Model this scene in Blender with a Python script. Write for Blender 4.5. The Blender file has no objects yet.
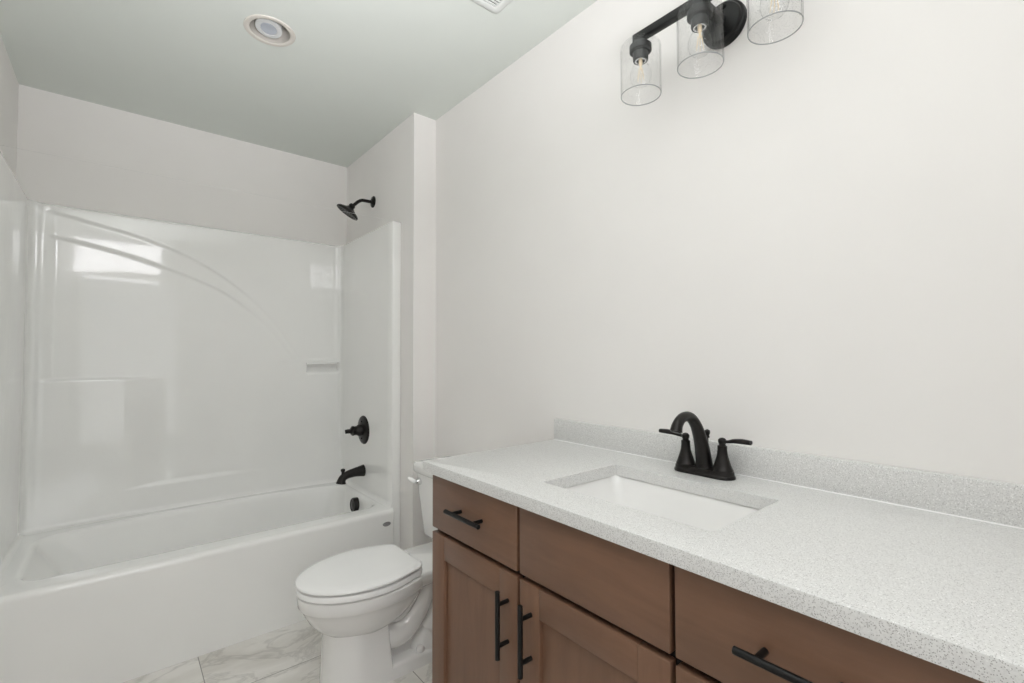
import bpy, bmesh, math, random
from mathutils import Vector, Matrix
random.seed(4)
PI = math.pi
SC = bpy.context.scene
COL = SC.collection

# ------------------------------------------------------------------ camera
F = Vector((0.63972582, 0.76805188, 0.02910641))
R = Vector((0.76842591, -0.63993282, -0.00275855))
U = Vector((-0.01650744, -0.02413084, 0.99957251))
cam_data = bpy.data.cameras.new('camera')
cam = bpy.data.objects.new('camera', cam_data)
COL.objects.link(cam)
M = Matrix.Identity(4)
for i in range(3):
    M[i][0], M[i][1], M[i][2] = R[i], U[i], -F[i]
M[2][3] = 1.1872
cam.matrix_world = M
cam_data.sensor_width = 36.0
cam_data.lens = 472.04 / 1024 * 36.0
cam_data.clip_start = 0.02
SC.camera = cam

# ------------------------------------------------------------------ world, lights, exposure
W = bpy.data.worlds.new('world'); SC.world = W
W.use_nodes = True
W.node_tree.nodes['Background'].inputs[0].default_value = (0.75, 0.85, 1.0, 1)
W.node_tree.nodes['Background'].inputs[1].default_value = 0.3
SC.view_settings.view_transform = 'Standard'
SC.view_settings.look = 'None'
SC.view_settings.gamma = 1.0
SC.view_settings.exposure = 0.0
SC.view_settings.use_curve_mapping = False
SC.cycles.use_denoising = True
SC.cycles.max_bounces = 14
SC.cycles.diffuse_bounces = 8
SC.cycles.transparent_max_bounces = 24


def area(name, loc, target, sx, sy, power, colour, spread=180):
    l = bpy.data.lights.new(name, 'AREA')
    l.shape = 'RECTANGLE'; l.size = sx; l.size_y = sy
    l.energy = power; l.color = colour; l.spread = math.radians(spread)
    o = bpy.data.objects.new(name, l); COL.objects.link(o)
    o.location = loc
    o.rotation_euler = (Vector(target) - Vector(loc)).to_track_quat('-Z', 'Y').to_euler()
    return o


# a bounced lamp lights the ceiling; over-door and hall area lamps are added, unseen
area('light_bounce_ceiling', (0.12, -0.25, 1.30), (0.20, 0.62, 2.44), 0.4, 0.4, 16.5, (0.98, 0.97, 1.0), 80)
area('light_bounce_over_door', (-0.01, -0.50, 2.21), (0.10, 1.9, 1.2), 0.72, 0.42, 7.6, (0.98, 0.97, 1.0))  # unseen area lamp standing in for flash bounced off the wall here
area('light_fill_hall', (0.10, -1.55, 1.25), (0.3, 1.0, 1.2), 1.6, 2.2, 10.5, (0.96, 0.97, 1.0))  # added fill lamp beyond the doorway, without a fixture


# ------------------------------------------------------------------ material helpers
def new_mat(name):
    m = bpy.data.materials.new(name); m.use_nodes = True
    nt = m.node_tree
    return m, nt, nt.nodes['Principled BSDF']


def bump(nt, b, scale, strength, dist=0.002, detail=3):
    tc = nt.nodes.new('ShaderNodeTexCoord')
    n = nt.nodes.new('ShaderNodeTexNoise'); n.inputs['Scale'].default_value = scale
    n.inputs['Detail'].default_value = detail
    bp = nt.nodes.new('ShaderNodeBump'); bp.inputs['Strength'].default_value = strength
    bp.inputs['Distance'].default_value = dist
    nt.links.new(tc.outputs['Object'], n.inputs['Vector'])
    nt.links.new(n.outputs['Fac'], bp.inputs['Height'])
    nt.links.new(bp.outputs['Normal'], b.inputs['Normal'])


def plain(name, col, rough, metal=0.0, coat=0.0, bscale=0, bstr=0, spec=0.5):
    m, nt, b = new_mat(name)
    b.inputs['Roughness'].default_value = rough
    b.inputs['Metallic'].default_value = metal
    b.inputs['Coat Weight'].default_value = coat
    b.inputs['Specular IOR Level'].default_value = spec
    # slight procedural variation so no surface is perfectly uniform
    tc = nt.nodes.new('ShaderNodeTexCoord')
    n = nt.nodes.new('ShaderNodeTexNoise'); n.inputs['Scale'].default_value = 6.0
    mx = nt.nodes.new('ShaderNodeMix'); mx.data_type = 'RGBA'
    mx.inputs[6].default_value = (*[c * 0.985 for c in col], 1)
    mx.inputs[7].default_value = (*[min(1, c * 1.015) for c in col], 1)
    nt.links.new(tc.outputs['Object'], n.inputs['Vector'])
    nt.links.new(n.outputs['Fac'], mx.inputs[0])
    nt.links.new(mx.outputs[2], b.inputs['Base Color'])
    if bstr:
        bump(nt, b, bscale, bstr)
    return m


def tile_mat():
    m, nt, b = new_mat('marble_floor_tile')
    L = nt.links; N = nt.nodes.new
    geo = N('ShaderNodeTexCoord')
    mp = N('ShaderNodeMapping'); mp.inputs['Location'].default_value = (-0.26, -1.647, 0)
    L.new(geo.outputs['Object'], mp.inputs['Vector'])
    br = N('ShaderNodeTexBrick'); br.offset = 0.333
    br.inputs['Scale'].default_value = 1.0
    br.inputs['Brick Width'].default_value = 0.61
    br.inputs['Row Height'].default_value = 0.305
    br.inputs['Mortar Size'].default_value = 0.0016
    br.inputs['Mortar Smooth'].default_value = 0.1
    br.inputs['Color1'].default_value = (0, 0, 0, 1); br.inputs['Color2'].default_value = (1, 1, 1, 1)
    L.new(mp.outputs[0], br.inputs['Vector'])
    sc = N('ShaderNodeVectorMath'); sc.operation = 'MULTIPLY'; sc.inputs[1].default_value = (9.0, 7.0, 11.0)
    L.new(br.outputs['Color'], sc.inputs[0])
    ad = N('ShaderNodeVectorMath'); ad.operation = 'ADD'
    L.new(geo.outputs['Object'], ad.inputs[0]); L.new(sc.outputs[0], ad.inputs[1])
    st = N('ShaderNodeMapping'); st.inputs['Rotation'].default_value = (0, 0, 0.32)
    st.inputs['Scale'].default_value = (1.0, 1.7, 1.0)
    L.new(ad.outputs[0], st.inputs['Vector'])
    # soft clouds
    n1 = N('ShaderNodeTexNoise'); n1.inputs['Scale'].default_value = 3.0; n1.inputs['Detail'].default_value = 6
    n1.inputs['Distortion'].default_value = 0.8
    L.new(st.outputs[0], n1.inputs['Vector'])
    r1 = N('ShaderNodeValToRGB')
    r1.color_ramp.elements[0].position = 0.34; r1.color_ramp.elements[0].color = (0.68, 0.655, 0.61, 1)
    r1.color_ramp.elements[1].position = 0.60; r1.color_ramp.elements[1].color = (0.84, 0.82, 0.785, 1)
    L.new(n1.outputs['Fac'], r1.inputs[0])
    # ridged veins
    n2 = N('ShaderNodeTexNoise'); n2.inputs['Scale'].default_value = 2.6; n2.inputs['Detail'].default_value = 5
    n2.inputs['Roughness'].default_value = 0.62; n2.inputs['Distortion'].default_value = 1.1
    L.new(st.outputs[0], n2.inputs['Vector'])
    s = N('ShaderNodeMath'); s.operation = 'SUBTRACT'; s.inputs[1].default_value = 0.5
    a = N('ShaderNodeMath'); a.operation = 'ABSOLUTE'
    L.new(n2.outputs['Fac'], s.inputs[0]); L.new(s.outputs[0], a.inputs[0])
    r2 = N('ShaderNodeValToRGB')
    r2.color_ramp.elements[0].position = 0.0; r2.color_ramp.elements[0].color = (0.74, 0.735, 0.73, 1)
    r2.color_ramp.elements[1].position = 0.035; r2.color_ramp.elements[1].color = (1, 1, 1, 1)
    L.new(a.outputs[0], r2.inputs[0])
    mx = N('ShaderNodeMix'); mx.data_type = 'RGBA'; mx.blend_type = 'MULTIPLY'; mx.inputs[0].default_value = 0.8
    L.new(r1.outputs[0], mx.inputs[6]); L.new(r2.outputs[0], mx.inputs[7])
    gm = N('ShaderNodeMix'); gm.data_type = 'RGBA'; gm.inputs[7].default_value = (0.30, 0.285, 0.26, 1)
    L.new(br.outputs['Fac'], gm.inputs[0]); L.new(mx.outputs[2], gm.inputs[6])
    L.new(gm.outputs[2], b.inputs['Base Color'])
    b.inputs['Roughness'].default_value = 0.38
    inv = N('ShaderNodeMath'); inv.operation = 'SUBTRACT'; inv.inputs[0].default_value = 1
    L.new(br.outputs['Fac'], inv.inputs[1])
    bp = N('ShaderNodeBump'); bp.inputs['Strength'].default_value = 0.5; bp.inputs['Distance'].default_value = 0.001
    L.new(inv.outputs[0], bp.inputs['Height']); L.new(bp.outputs[0], b.inputs['Normal'])
    return m


def wood_mat(name, stretch):
    m, nt, b = new_mat(name)
    L = nt.links; N = nt.nodes.new
    tc = N('ShaderNodeTexCoord')
    mp = N('ShaderNodeMapping'); mp.inputs['Scale'].default_value = stretch
    L.new(tc.outputs['Object'], mp.inputs['Vector'])
    n1 = N('ShaderNodeTexNoise'); n1.inputs['Scale'].default_value = 16; n1.inputs['Detail'].default_value = 8
    n1.inputs['Distortion'].default_value = 0.7; n1.inputs['Roughness'].default_value = 0.65
    L.new(mp.outputs[0], n1.inputs['Vector'])
    n2 = N('ShaderNodeTexNoise'); n2.inputs['Scale'].default_value = 4.5; n2.inputs['Detail'].default_value = 4
    L.new(tc.outputs['Object'], n2.inputs['Vector'])
    ad = N('ShaderNodeMath'); ad.operation = 'ADD'
    L.new(n1.outputs['Fac'], ad.inputs[0]); L.new(n2.outputs['Fac'], ad.inputs[1])
    r = N('ShaderNodeValToRGB')
    e = r.color_ramp.elements
    e[0].position = 0.30; e[0].color = (0.150, 0.078, 0.047, 1)
    e[1].position = 0.72; e[1].color = (0.225, 0.120, 0.073, 1)
    hf = N('ShaderNodeMath'); hf.operation = 'MULTIPLY'; hf.inputs[1].default_value = 0.5
    L.new(ad.outputs[0], hf.inputs[0]); L.new(hf.outputs[0], r.inputs[0])
    L.new(r.outputs[0], b.inputs['Base Color'])
    b.inputs['Roughness'].default_value = 0.42
    return m


def quartz_mat():
    m, nt, b = new_mat('speckled_quartz')
    L = nt.links; N = nt.nodes.new
    tc = N('ShaderNodeTexCoord')
    cur = None
    base = N('ShaderNodeTexNoise'); base.inputs['Scale'].default_value = 380; base.inputs['Detail'].default_value = 3
    L.new(tc.outputs['Object'], base.inputs['Vector'])
    r = N('ShaderNodeValToRGB')
    r.color_ramp.elements[0].position = 0.35; r.color_ramp.elements[0].color = (0.66, 0.66, 0.65, 1)
    r.color_ramp.elements[1].position = 0.60; r.color_ramp.elements[1].color = (0.74, 0.74, 0.73, 1)
    L.new(base.outputs['Fac'], r.inputs[0]); cur = r.outputs[0]
    for sc, th, col, pick in ((600, 0.38, (0.36, 0.35, 0.34, 1), 0.74), (380, 0.28, (0.36, 0.35, 0.34, 1), 0.90), (360, 0.33, (0.92, 0.92, 0.91, 1), 0.84)):
        v = N('ShaderNodeTexVoronoi'); v.inputs['Scale'].default_value = sc
        L.new(tc.outputs['Object'], v.inputs['Vector'])
        lt = N('ShaderNodeMath'); lt.operation = 'LESS_THAN'; lt.inputs[1].default_value = th
        L.new(v.outputs['Distance'], lt.inputs[0])
        sep = N('ShaderNodeSeparateColor'); L.new(v.outputs['Color'], sep.inputs[0])
        gt = N('ShaderNodeMath'); gt.operation = 'GREATER_THAN'; gt.inputs[1].default_value = pick
        L.new(sep.outputs[0], gt.inputs[0])
        mu = N('ShaderNodeMath'); mu.operation = 'MULTIPLY'
        L.new(lt.outputs[0], mu.inputs[0]); L.new(gt.outputs[0], mu.inputs[1])
        mx = N('ShaderNodeMix'); mx.data_type = 'RGBA'; mx.inputs[7].default_value = col
        L.new(mu.outputs[0], mx.inputs[0]); L.new(cur, mx.inputs[6])
        cur = mx.outputs[2]
    L.new(cur, b.inputs['Base Color'])
    b.inputs['Roughness'].default_value = 0.30
    return m


def glass_mat(name, tint, seeds=False):
    """thin clear glass: straight-through transmission plus Fresnel reflection, greyer where the wall is crossed lengthwise"""
    m, nt, b = new_mat(name)
    L = nt.links; N = nt.nodes.new
    nt.nodes.remove(b)
    out = nt.nodes['Material Output']
    tr = N('ShaderNodeBsdfTransparent')
    gl = N('ShaderNodeBsdfGlossy'); gl.inputs['Roughness'].default_value = 0.03
    lw = N('ShaderNodeLayerWeight'); lw.inputs['Blend'].default_value = 0.5
    ra = N('ShaderNodeValToRGB')
    ra.color_ramp.elements[0].position = 0.80; ra.color_ramp.elements[0].color = (tint, tint, tint, 1)
    ra.color_ramp.elements[1].position = 1.0; ra.color_ramp.elements[1].color = (0.5, 0.5, 0.5, 1)
    L.new(lw.outputs['Facing'], ra.inputs[0]); L.new(ra.outputs[0], tr.inputs[0])
    fr = N('ShaderNodeValToRGB')
    fr.color_ramp.elements[0].position = 0.0; fr.color_ramp.elements[0].color = (0.02, 0.02, 0.02, 1)
    fr.color_ramp.elements[1].position = 1.0; fr.color_ramp.elements[1].color = (0.30, 0.30, 0.30, 1)
    el = fr.color_ramp.elements.new(0.7); el.color = (0.04, 0.04, 0.04, 1)
    L.new(lw.outputs['Facing'], fr.inputs[0])
    mx = N('ShaderNodeMixShader')
    L.new(fr.outputs[0], mx.inputs[0]); L.new(tr.outputs[0], mx.inputs[1]); L.new(gl.outputs[0], mx.inputs[2])
    L.new(mx.outputs[0], out.inputs[0])
    if seeds:
        tc = N('ShaderNodeTexCoord')
        v = N('ShaderNodeTexVoronoi'); v.inputs['Scale'].default_value = 150
        L.new(tc.outputs['Object'], v.inputs['Vector'])
        bp = N('ShaderNodeBump'); bp.inputs['Strength'].default_value = 0.35; bp.inputs['Distance'].default_value = 0.001
        L.new(v.outputs['Distance'], bp.inputs['Height'])
        L.new(bp.outputs[0], gl.inputs['Normal'])
        sv = N('ShaderNodeTexVoronoi'); sv.inputs['Scale'].default_value = 260
        L.new(tc.outputs['Object'], sv.inputs['Vector'])
        lt = N('ShaderNodeMath'); lt.operation = 'LESS_THAN'; lt.inputs[1].default_value = 0.22
        L.new(sv.outputs['Distance'], lt.inputs[0])
        sd = N('ShaderNodeMix'); sd.data_type = 'RGBA'; sd.inputs[7].default_value = (0.80, 0.80, 0.80, 1)
        L.new(lt.outputs[0], sd.inputs[0]); L.new(ra.outputs[0], sd.inputs[6])
        L.new(sd.outputs[2], tr.inputs[0])
    return m


MAT = {
    'wall': plain('warm_white_wall_paint', (0.85, 0.832, 0.815), 0.75, bscale=220, bstr=0.04),
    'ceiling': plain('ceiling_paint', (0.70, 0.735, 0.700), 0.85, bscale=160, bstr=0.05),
    'tile': tile_mat(),
    'acrylic': plain('white_acrylic', (0.90, 0.90, 0.885), 0.06, coat=0.3, bscale=4.5, bstr=0.35),
    'china': plain('white_vitreous_china', (0.87, 0.865, 0.855), 0.09, coat=0.3),
    'seat': plain('white_seat_plastic', (0.95, 0.95, 0.945), 0.22),
    'bronze': plain('dark_bronze_metal', (0.018, 0.016, 0.015), 0.34, metal=0.55, spec=0.5),
    'black': plain('matte_black_metal', (0.012, 0.012, 0.012), 0.38, metal=0.5),
    'rubber': plain('black_rubber', (0.02, 0.02, 0.02), 0.6),
    'chrome': plain('polished_chrome', (0.75, 0.75, 0.76), 0.12, metal=1.0),
    'nickel': plain('badge_grey_metal', (0.32, 0.32, 0.32), 0.45, metal=0.3),
    'woodv': wood_mat('stained_maple_vertical_grain', (2.2, 2.2, 0.22)),
    'woodh': wood_mat('stained_maple_horizontal_grain', (2.2, 0.22, 2.2)),
    'carcass': plain('shaded_cabinet_box', (0.010, 0.008, 0.007), 0.6),  # near-black puts the shade of the front gaps into the box colour
    'quartz': quartz_mat(),
    'glass': glass_mat('seeded_clear_glass', 0.985, True),
    'glassrim': plain('ground_glass_edge', (0.36, 0.37, 0.37), 0.25),
    'bulbglass': glass_mat('clear_bulb_glass', 0.985),
    'filament': plain('brass_filament', (0.85, 0.70, 0.48), 0.3, metal=0.6),
    'trim': plain('white_light_trim', (0.66, 0.63, 0.58), 0.5),
    'lens': plain('frosted_lamp_lens', (0.42, 0.45, 0.50), 0.3),
    'lampring': plain('lamp_face_grey', (0.60, 0.61, 0.61), 0.45),
    'dark': plain('dark_recess', (0.03, 0.03, 0.03), 0.8),
    'vent': plain('vent_white_plastic', (0.70, 0.72, 0.70), 0.5),
    'hall': plain('hall_wall_paint', (0.7, 0.69, 0.67), 0.8),
}


# ------------------------------------------------------------------ mesh helpers (all coordinates are world, re-based on the owner)
def root_loc(o):
    v = Vector((0, 0, 0))
    while o is not None:
        v += o.location; o = o.parent
    return v


def obj(name, bm, mat, parent=None, sharp=35, kind=None, smooth=True, loc=None):
    bmesh.ops.remove_doubles(bm, verts=bm.verts, dist=1e-6)
    bmesh.ops.recalc_face_normals(bm, faces=bm.faces)
    off = root_loc(parent) if parent else (Vector(loc) if loc else Vector((0, 0, 0)))
    for v in bm.verts:
        v.co -= off
    me = bpy.data.meshes.new(name)
    bm.to_mesh(me); bm.free()
    mats = mat if isinstance(mat, (list, tuple)) else [mat]
    for k in mats:
        me.materials.append(MAT[k])
    if smooth:
        for p in me.polygons:
            p.use_smooth = True
        me.set_sharp_from_angle(angle=math.radians(sharp))
    o = bpy.data.objects.new(name, me)
    COL.objects.link(o)
    if parent:
        o.parent = parent
    elif loc:
        o.location = loc
    if kind:
        o['kind'] = kind
    return o


def thing(name, label, cat, loc, group=None):
    o = bpy.data.objects.new(name, None); COL.objects.link(o)
    o.location = loc; o.empty_display_size = 0.05
    o['label'] = label; o['category'] = cat
    if group:
        o['group'] = group
    return o


def box(bm, lo, hi, bev=0.0, seg=2, mi=0):
    x0, y0, z0 = lo; x1, y1, z1 = hi
    vs = [bm.verts.new(c) for c in ((x0, y0, z0), (x1, y0, z0), (x1, y1, z0), (x0, y1, z0), (x0, y0, z1), (x1, y0, z1), (x1, y1, z1), (x0, y1, z1))]
    fs = [bm.faces.new([vs[i] for i in q]) for q in ((3, 2, 1, 0), (4, 5, 6, 7), (0, 1, 5, 4), (1, 2, 6, 5), (2, 3, 7, 6), (3, 0, 4, 7))]
    for f in fs:
        f.material_index = mi
    if bev:
        es = list({e for f in fs for e in f.edges})
        r = bmesh.ops.bevel(bm, geom=es, offset=bev, segments=seg, profile=0.5, affect='EDGES')
        for f in r['faces']:
            f.material_index = mi
    return bm


def basis(axis):
    a = Vector(axis).normalized()
    t = Vector((0, 0, 1)) if abs(a.z) < 0.9 else Vector((1, 0, 0))
    u = a.cross(t).normalized(); v = a.cross(u).normalized()
    return a, u, v


def lathe(bm, origin, axis, prof, n=40, cap=True):
    """prof: list of (distance along axis, radius)"""
    a, u, v = basis(axis); o = Vector(origin)
    loops = []
    for d, r in prof:
        if r < 1e-6:
            loops.append([bm.verts.new(o + a * d)])
        else:
            loops.append([bm.verts.new(o + a * d + (u * math.cos(2 * PI * k / n) + v * math.sin(2 * PI * k / n)) * r) for k in range(n)])
    for A, B in zip(loops, loops[1:]):
        if len(A) == 1 and len(B) == 1:
            continue
        for k in range(n):
            k2 = (k + 1) % n
            if len(A) == 1:
                bm.faces.new((A[0], B[k2], B[k]))
            elif len(B) == 1:
                bm.faces.new((A[k], A[k2], B[0]))
            else:
                bm.faces.new((A[k], A[k2], B[k2], B[k]))
    if cap:
        for L_ in (loops[0], loops[-1]):
            if len(L_) > 2:
                bm.faces.new(L_)
    return bm


def loft(bm, loops, cap0=True, cap1=True, mi=0):
    vl = [[bm.verts.new(p) for p in lp] for lp in loops]
    n = len(vl[0])
    for A, B in zip(vl, vl[1:]):
        for k in range(n):
            f = bm.faces.new((A[k], A[(k + 1) % n], B[(k + 1) % n], B[k])); f.material_index = mi
    if cap0:
        bm.faces.new(vl[0])
    if cap1:
        bm.faces.new(vl[-1])
    return bm


def catmull(pts, sub=8):
    pts = [Vector(p) for p in pts]
    out = []
    for i in range(len(pts) - 1):
        p0 = pts[max(i - 1, 0)]; p1 = pts[i]; p2 = pts[i + 1]; p3 = pts[min(i + 2, len(pts) - 1)]
        for k in range(sub):
            t = k / sub
            out.append(0.5 * ((2 * p1) + (p2 - p0) * t + (2 * p0 - 5 * p1 + 4 * p2 - p3) * t * t + (3 * p1 - p0 - 3 * p2 + p3) * t ** 3))
    out.append(pts[-1])
    return out


def tube(bm, pts, radii, n=20, sub=8, round_ends=False, flat=None):
    """swept tube along a Catmull-Rom path; radii interpolated; flat=(ku,kv) squashes the section"""
    P = catmull(pts, sub)
    m = len(P)
    rr = []
    for i in range(m):
        t = i / (m - 1) * (len(radii) - 1)
        k = min(int(t), len(radii) - 2)
        rr.append(radii[k] * (1 - (t - k)) + radii[k + 1] * (t - k))
    loops = []
    T = (P[1] - P[0]).normalized()
    _, u, v = basis(T)
    for i in range(m):
        Tn = (P[min(i + 1, m - 1)] - P[max(i - 1, 0)]).normalized()
        q = T.rotation_difference(Tn)
        u = q @ u; v = q @ v; T = Tn
        ku, kv = flat if flat else (1, 1)
        loops.append([P[i] + u * (ku * rr[i] * math.cos(2 * PI * k / n)) + v * (kv * rr[i] * math.sin(2 * PI * k / n)) for k in range(n)])
    loft(bm, loops)
    return bm


def sstep(a, b, x):
    if a == b:
        return float(x > a)
    t = max(0.0, min(1.0, (x - a) / (b - a)))
    return t * t * (3 - 2 * t)


B = bmesh.new

# ------------------------------------------------------------------ the room
XL, XW, XJ = -0.3738, 1.2785, 1.1502
YJ, YB, YF = 2.1649, 3.0906, -0.56
H = 2.44
DL = (0.428, 1.967)      # recessed downlight centre
obj('floor', box(B(), (XL - .1, YF - 1.3, -0.08), (XW + .1, YB + .1, 0)), 'tile', kind='structure', smooth=False)

# ceiling slab with the round cut-out of the downlight
bm = B()
q = 0.13; hr = 0.073; n = 48
circ, sq, circt = [], [], []
for k in range(n):
    a = 2 * PI * k / n
    c, s = math.cos(a), math.sin(a)
    m_ = max(abs(c), abs(s))
    circ.append(bm.verts.new((DL[0] + hr * c, DL[1] + hr * s, H)))
    sq.append(bm.verts.new((DL[0] + q * c / m_, DL[1] + q * s / m_, H)))
    circt.append(bm.verts.new((DL[0] + hr * c, DL[1] + hr * s, H + 0.1)))
for k in range(n):
    k2 = (k + 1) % n
    bm.faces.new((circ[k], circ[k2], sq[k2], sq[k])); bm.faces.new((circ[k], circt[k], circt[k2], circ[k2]))
x0, x1, y0, y1 = XL - .1, XW + .1, YF - 1.3, YB + .1
for lo, hi in (((x0, y0), (DL[0] - q, y1)), ((DL[0] + q, y0), (x1, y1)), ((DL[0] - q, y0), (DL[0] + q, DL[1] - q)), ((DL[0] - q, DL[1] + q), (DL[0] + q, y1))):
    bm.faces.new([bm.verts.new((x, y, H)) for x, y in ((lo[0], lo[1]), (hi[0], lo[1]), (hi[0], hi[1]), (lo[0], hi[1]))])
bm.faces.new([bm.verts.new((x, y, H + 0.1)) for x, y in ((x0, y0), (x1, y0), (x1, y1), (x0, y1))])
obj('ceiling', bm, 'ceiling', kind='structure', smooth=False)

obj('wall_right', box(B(), (XW, YF - .1, 0), (XW + .1, YB + .1, H)), 'wall', kind='structure', smooth=False)
obj('wall_left', box(B(), (XL - .1, YF - .1, 0), (XL, YB + .1, H)), 'wall', kind='structure', smooth=False)
obj('wall_back', box(B(), (XL, YB, 0), (XW, YB + .1, H)), 'wall', kind='structure', smooth=False)
bm = box(B(), (XJ, YJ, 0), (XW, YB, H))
obj('wall_alcove', bm, 'wall', kind='structure', smooth=False)
# the wall behind the camera with the entry door opening, and the hall beyond it
bm = B()
box(bm, (XL, YF - .1, 0), (-0.30, YF, H)); box(bm, (0.52, YF - .1, 0), (XW, YF, H)); box(bm, (-0.30, YF - .1, 2.04), (0.52, YF, H))
obj('wall_front', bm, 'wall', kind='structure', smooth=False)
bm = B()
box(bm, (XL - .1, YF - 1.3, 0), (XW + .1, YF - 1.2, H)); box(bm, (XL - .2, YF - 1.3, 0), (XL - .1, YF - .1, H)); box(bm, (XW + .1, YF - 1.3, 0), (XW + .2, YF - .1, H))
obj('wall_hall', bm, 'hall', kind='structure', smooth=False)
bm = B()
for a_, b_ in (((-0.37, YF, 0), (-0.30, YF + .015, 2.11)), ((0.52, YF, 0), (0.59, YF + .015, 2.11)), ((-0.30, YF, 2.04), (0.52, YF + .015, 2.11))):
    box(bm, a_, b_, 0.003)
obj('trim_1', bm, 'trim', kind='structure', smooth=False)

# ------------------------------------------------------------------ bathtub
TX0, TX1, TY0 = -0.345, 1.095, 2.256
TZ = 0.402
tub = thing('bathtub', 'white acrylic alcove bathtub with a flat apron front below the shower surround', 'bathtub', (0.38, 2.66, 0))


def ledge_y(x):
    t = max(-1.0, min(1.0, (x - 0.375) / 0.70))
    return 3.026 - 0.045 * abs(t) ** 3




def rr_loop(x0, x1, y0, y1, z, r, bow=0.0, ns=10, nl=30, nsd=14):
    """rounded rectangle with a fixed number of points per side, its back side bowed outward"""
    out = []
    rf, rb = r if isinstance(r, tuple) else (r, r)
    cs = ((x1 - rb, y1 - rb, 0, rb), (x0 + rb, y1 - rb, PI / 2, rb), (x0 + rf, y0 + rf, PI, rf), (x1 - rf, y0 + rf, 1.5 * PI, rf))
    arcs = [[(cx + rr * math.cos(a0 + k / ns * PI / 2), cy + rr * math.sin(a0 + k / ns * PI / 2)) for k in range(ns + 1)] for cx, cy, a0, rr in cs]
    for i in range(4):
        out += arcs[i]
        p, q_ = arcs[i][-1], arcs[(i + 1) % 4][0]
        m = nl if i % 2 == 0 else nsd
        out += [(p[0] + (q_[0] - p[0]) * k / m, p[1] + (q_[1] - p[1]) * k / m) for k in range(1, m)]
    xc, hx, yc = (x0 + x1) / 2, (x1 - x0) / 2, (y0 + y1) / 2
    res = []
    for x, y in out:
        if bow and y > yc:
            y += bow * (1 - min(1, abs((x - xc) / hx)) ** 2.3) * sstep(yc, y1, y)
        res.append((x, y, z))
    return res


loops = []


def outer(f, z):
    """outer skin: only the front edge draws back by f"""
    g = f * 0.5
    return rr_loop(TX0, TX1 + .004, TY0 + f, 3.062, z, (0.016, 0.01))


loops += [outer(0.0, 0.0), outer(0.0, 0.05), outer(0.001, 0.30), outer(0.002, TZ - 0.024)]
for k in range(1, 7):
    a = k / 6 * PI / 2
    loops.append(outer(0.002 + 0.022 * (1 - math.cos(a)), TZ - 0.022 + 0.022 * math.sin(a)))
IX0, IX1, IY0, IY1 = -0.256, 1.056, 2.372, 2.880


def inner(d, z, r, bow=0.088, dl=0.0, dr=0.0, df=0.0, db=0.0):
    return rr_loop(IX0 + d + dl, IX1 - d - dr, IY0 + d + df, IY1 - d - db, z, r, bow)


loops.append(inner(-0.018, TZ + 0.0005, 0.085))
for d, dz in ((-0.008, 0.000), (-0.002, -0.004), (0.004, -0.012), (0.008, -0.026)):
    loops.append(inner(d, TZ + dz, 0.075))
for t in (0.25, 0.5, 0.75, 0.92):
    loops.append(inner(0.008, TZ - 0.026 - t * 0.28, 0.075 + 0.05 * t, 0.088 - 0.05 * t, 0.20 * t, 0.025 * t, 0.03 * t, 0.035 * t))
loops.append(inner(0.04, 0.082, 0.13, 0.03, 0.21, 0.06, 0.035, 0.04))
loops.append(inner(0.10, 0.068, 0.12, 0.02, 0.22, 0.06, 0.035, 0.04))
bm = loft(B(), loops, cap0=False, cap1=True)
obj('tub_shell', bm, 'acrylic', tub, sharp=50)
# overflow plate on the inner end wall
bm = lathe(B(), (1.052, 2.63, 0.347), (-1, 0, 0.04), [(-0.012, 0.034), (0.004, 0.040), (0.026, 0.040), (0.031, 0.037), (0.032, 0.031), (0.029, 0.027), (0.031, 0.012), (0.033, 0)], 36)
o = obj('overflow_cover', bm, 'bronze', tub); o['label'] = 'dark bronze overflow cover'
bm = lathe(B(), (0.84, 2.64, 0.066), (0, 0, 1), [(0, 0.034), (0.005, 0.034), (0.007, 0.028), (0.004, 0.024), (0.012, 0.018), (0.014, 0)], 32)
o = obj('drain', bm, 'bronze', tub); o['label'] = 'dark bronze drain'
# oval maker's badge on the apron with a raised rim and a small embossed mark
bm = B()
prof = [(0.0, 1.0), (0.003, 1.0), (0.004, 0.92), (0.0033, 0.86), (0.0033, 0)]
lathe(bm, (1.053, TY0 + 0.0005, 0.338), (0, -1, 0), [(d, r * 0.021) for d, r in prof], 36)
for v in bm.verts:
    v.co.z = 0.338 + (v.co.z - 0.338) * 0.52
for k in range(5):
    xk = 1.053 - 0.0085 + k * 0.0042
    box(bm, (xk - .0013, TY0 - .0042, .3352), (xk + .0013, TY0 - .0028, .3408))
o = obj('badge', bm, 'nickel', tub); o['label'] = 'small grey oval badge'

# ------------------------------------------------------------------ shower surround (three moulded walls)
sur = thing('shower_surround', 'glossy white moulded three-wall shower surround standing on the bathtub rim', 'shower surround', (0.38, 3.0, TZ))
SX0, SX1, SYB, SZ0, SZ1 = -0.324, 1.100, 3.060, TZ - 0.004, 1.900
RAD = 0.065
path = []   # (x, y, nx, ny, tag)
YFR = 2.300


def add_line(p, q, nrm, step):
    d = math.hypot(q[0] - p[0], q[1] - p[1]); m = max(1, int(d / step))
    for i in range(m):
        t = i / m
        path.append((p[0] + (q[0] - p[0]) * t, p[1] + (q[1] - p[1]) * t, *nrm))


def add_arc(c, r, a0, a1, m):
    for i in range(m):
        a = a0 + (a1 - a0) * i / m
        path.append((c[0] + r * math.cos(a), c[1] + r * math.sin(a), -math.cos(a), -math.sin(a)))


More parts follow.
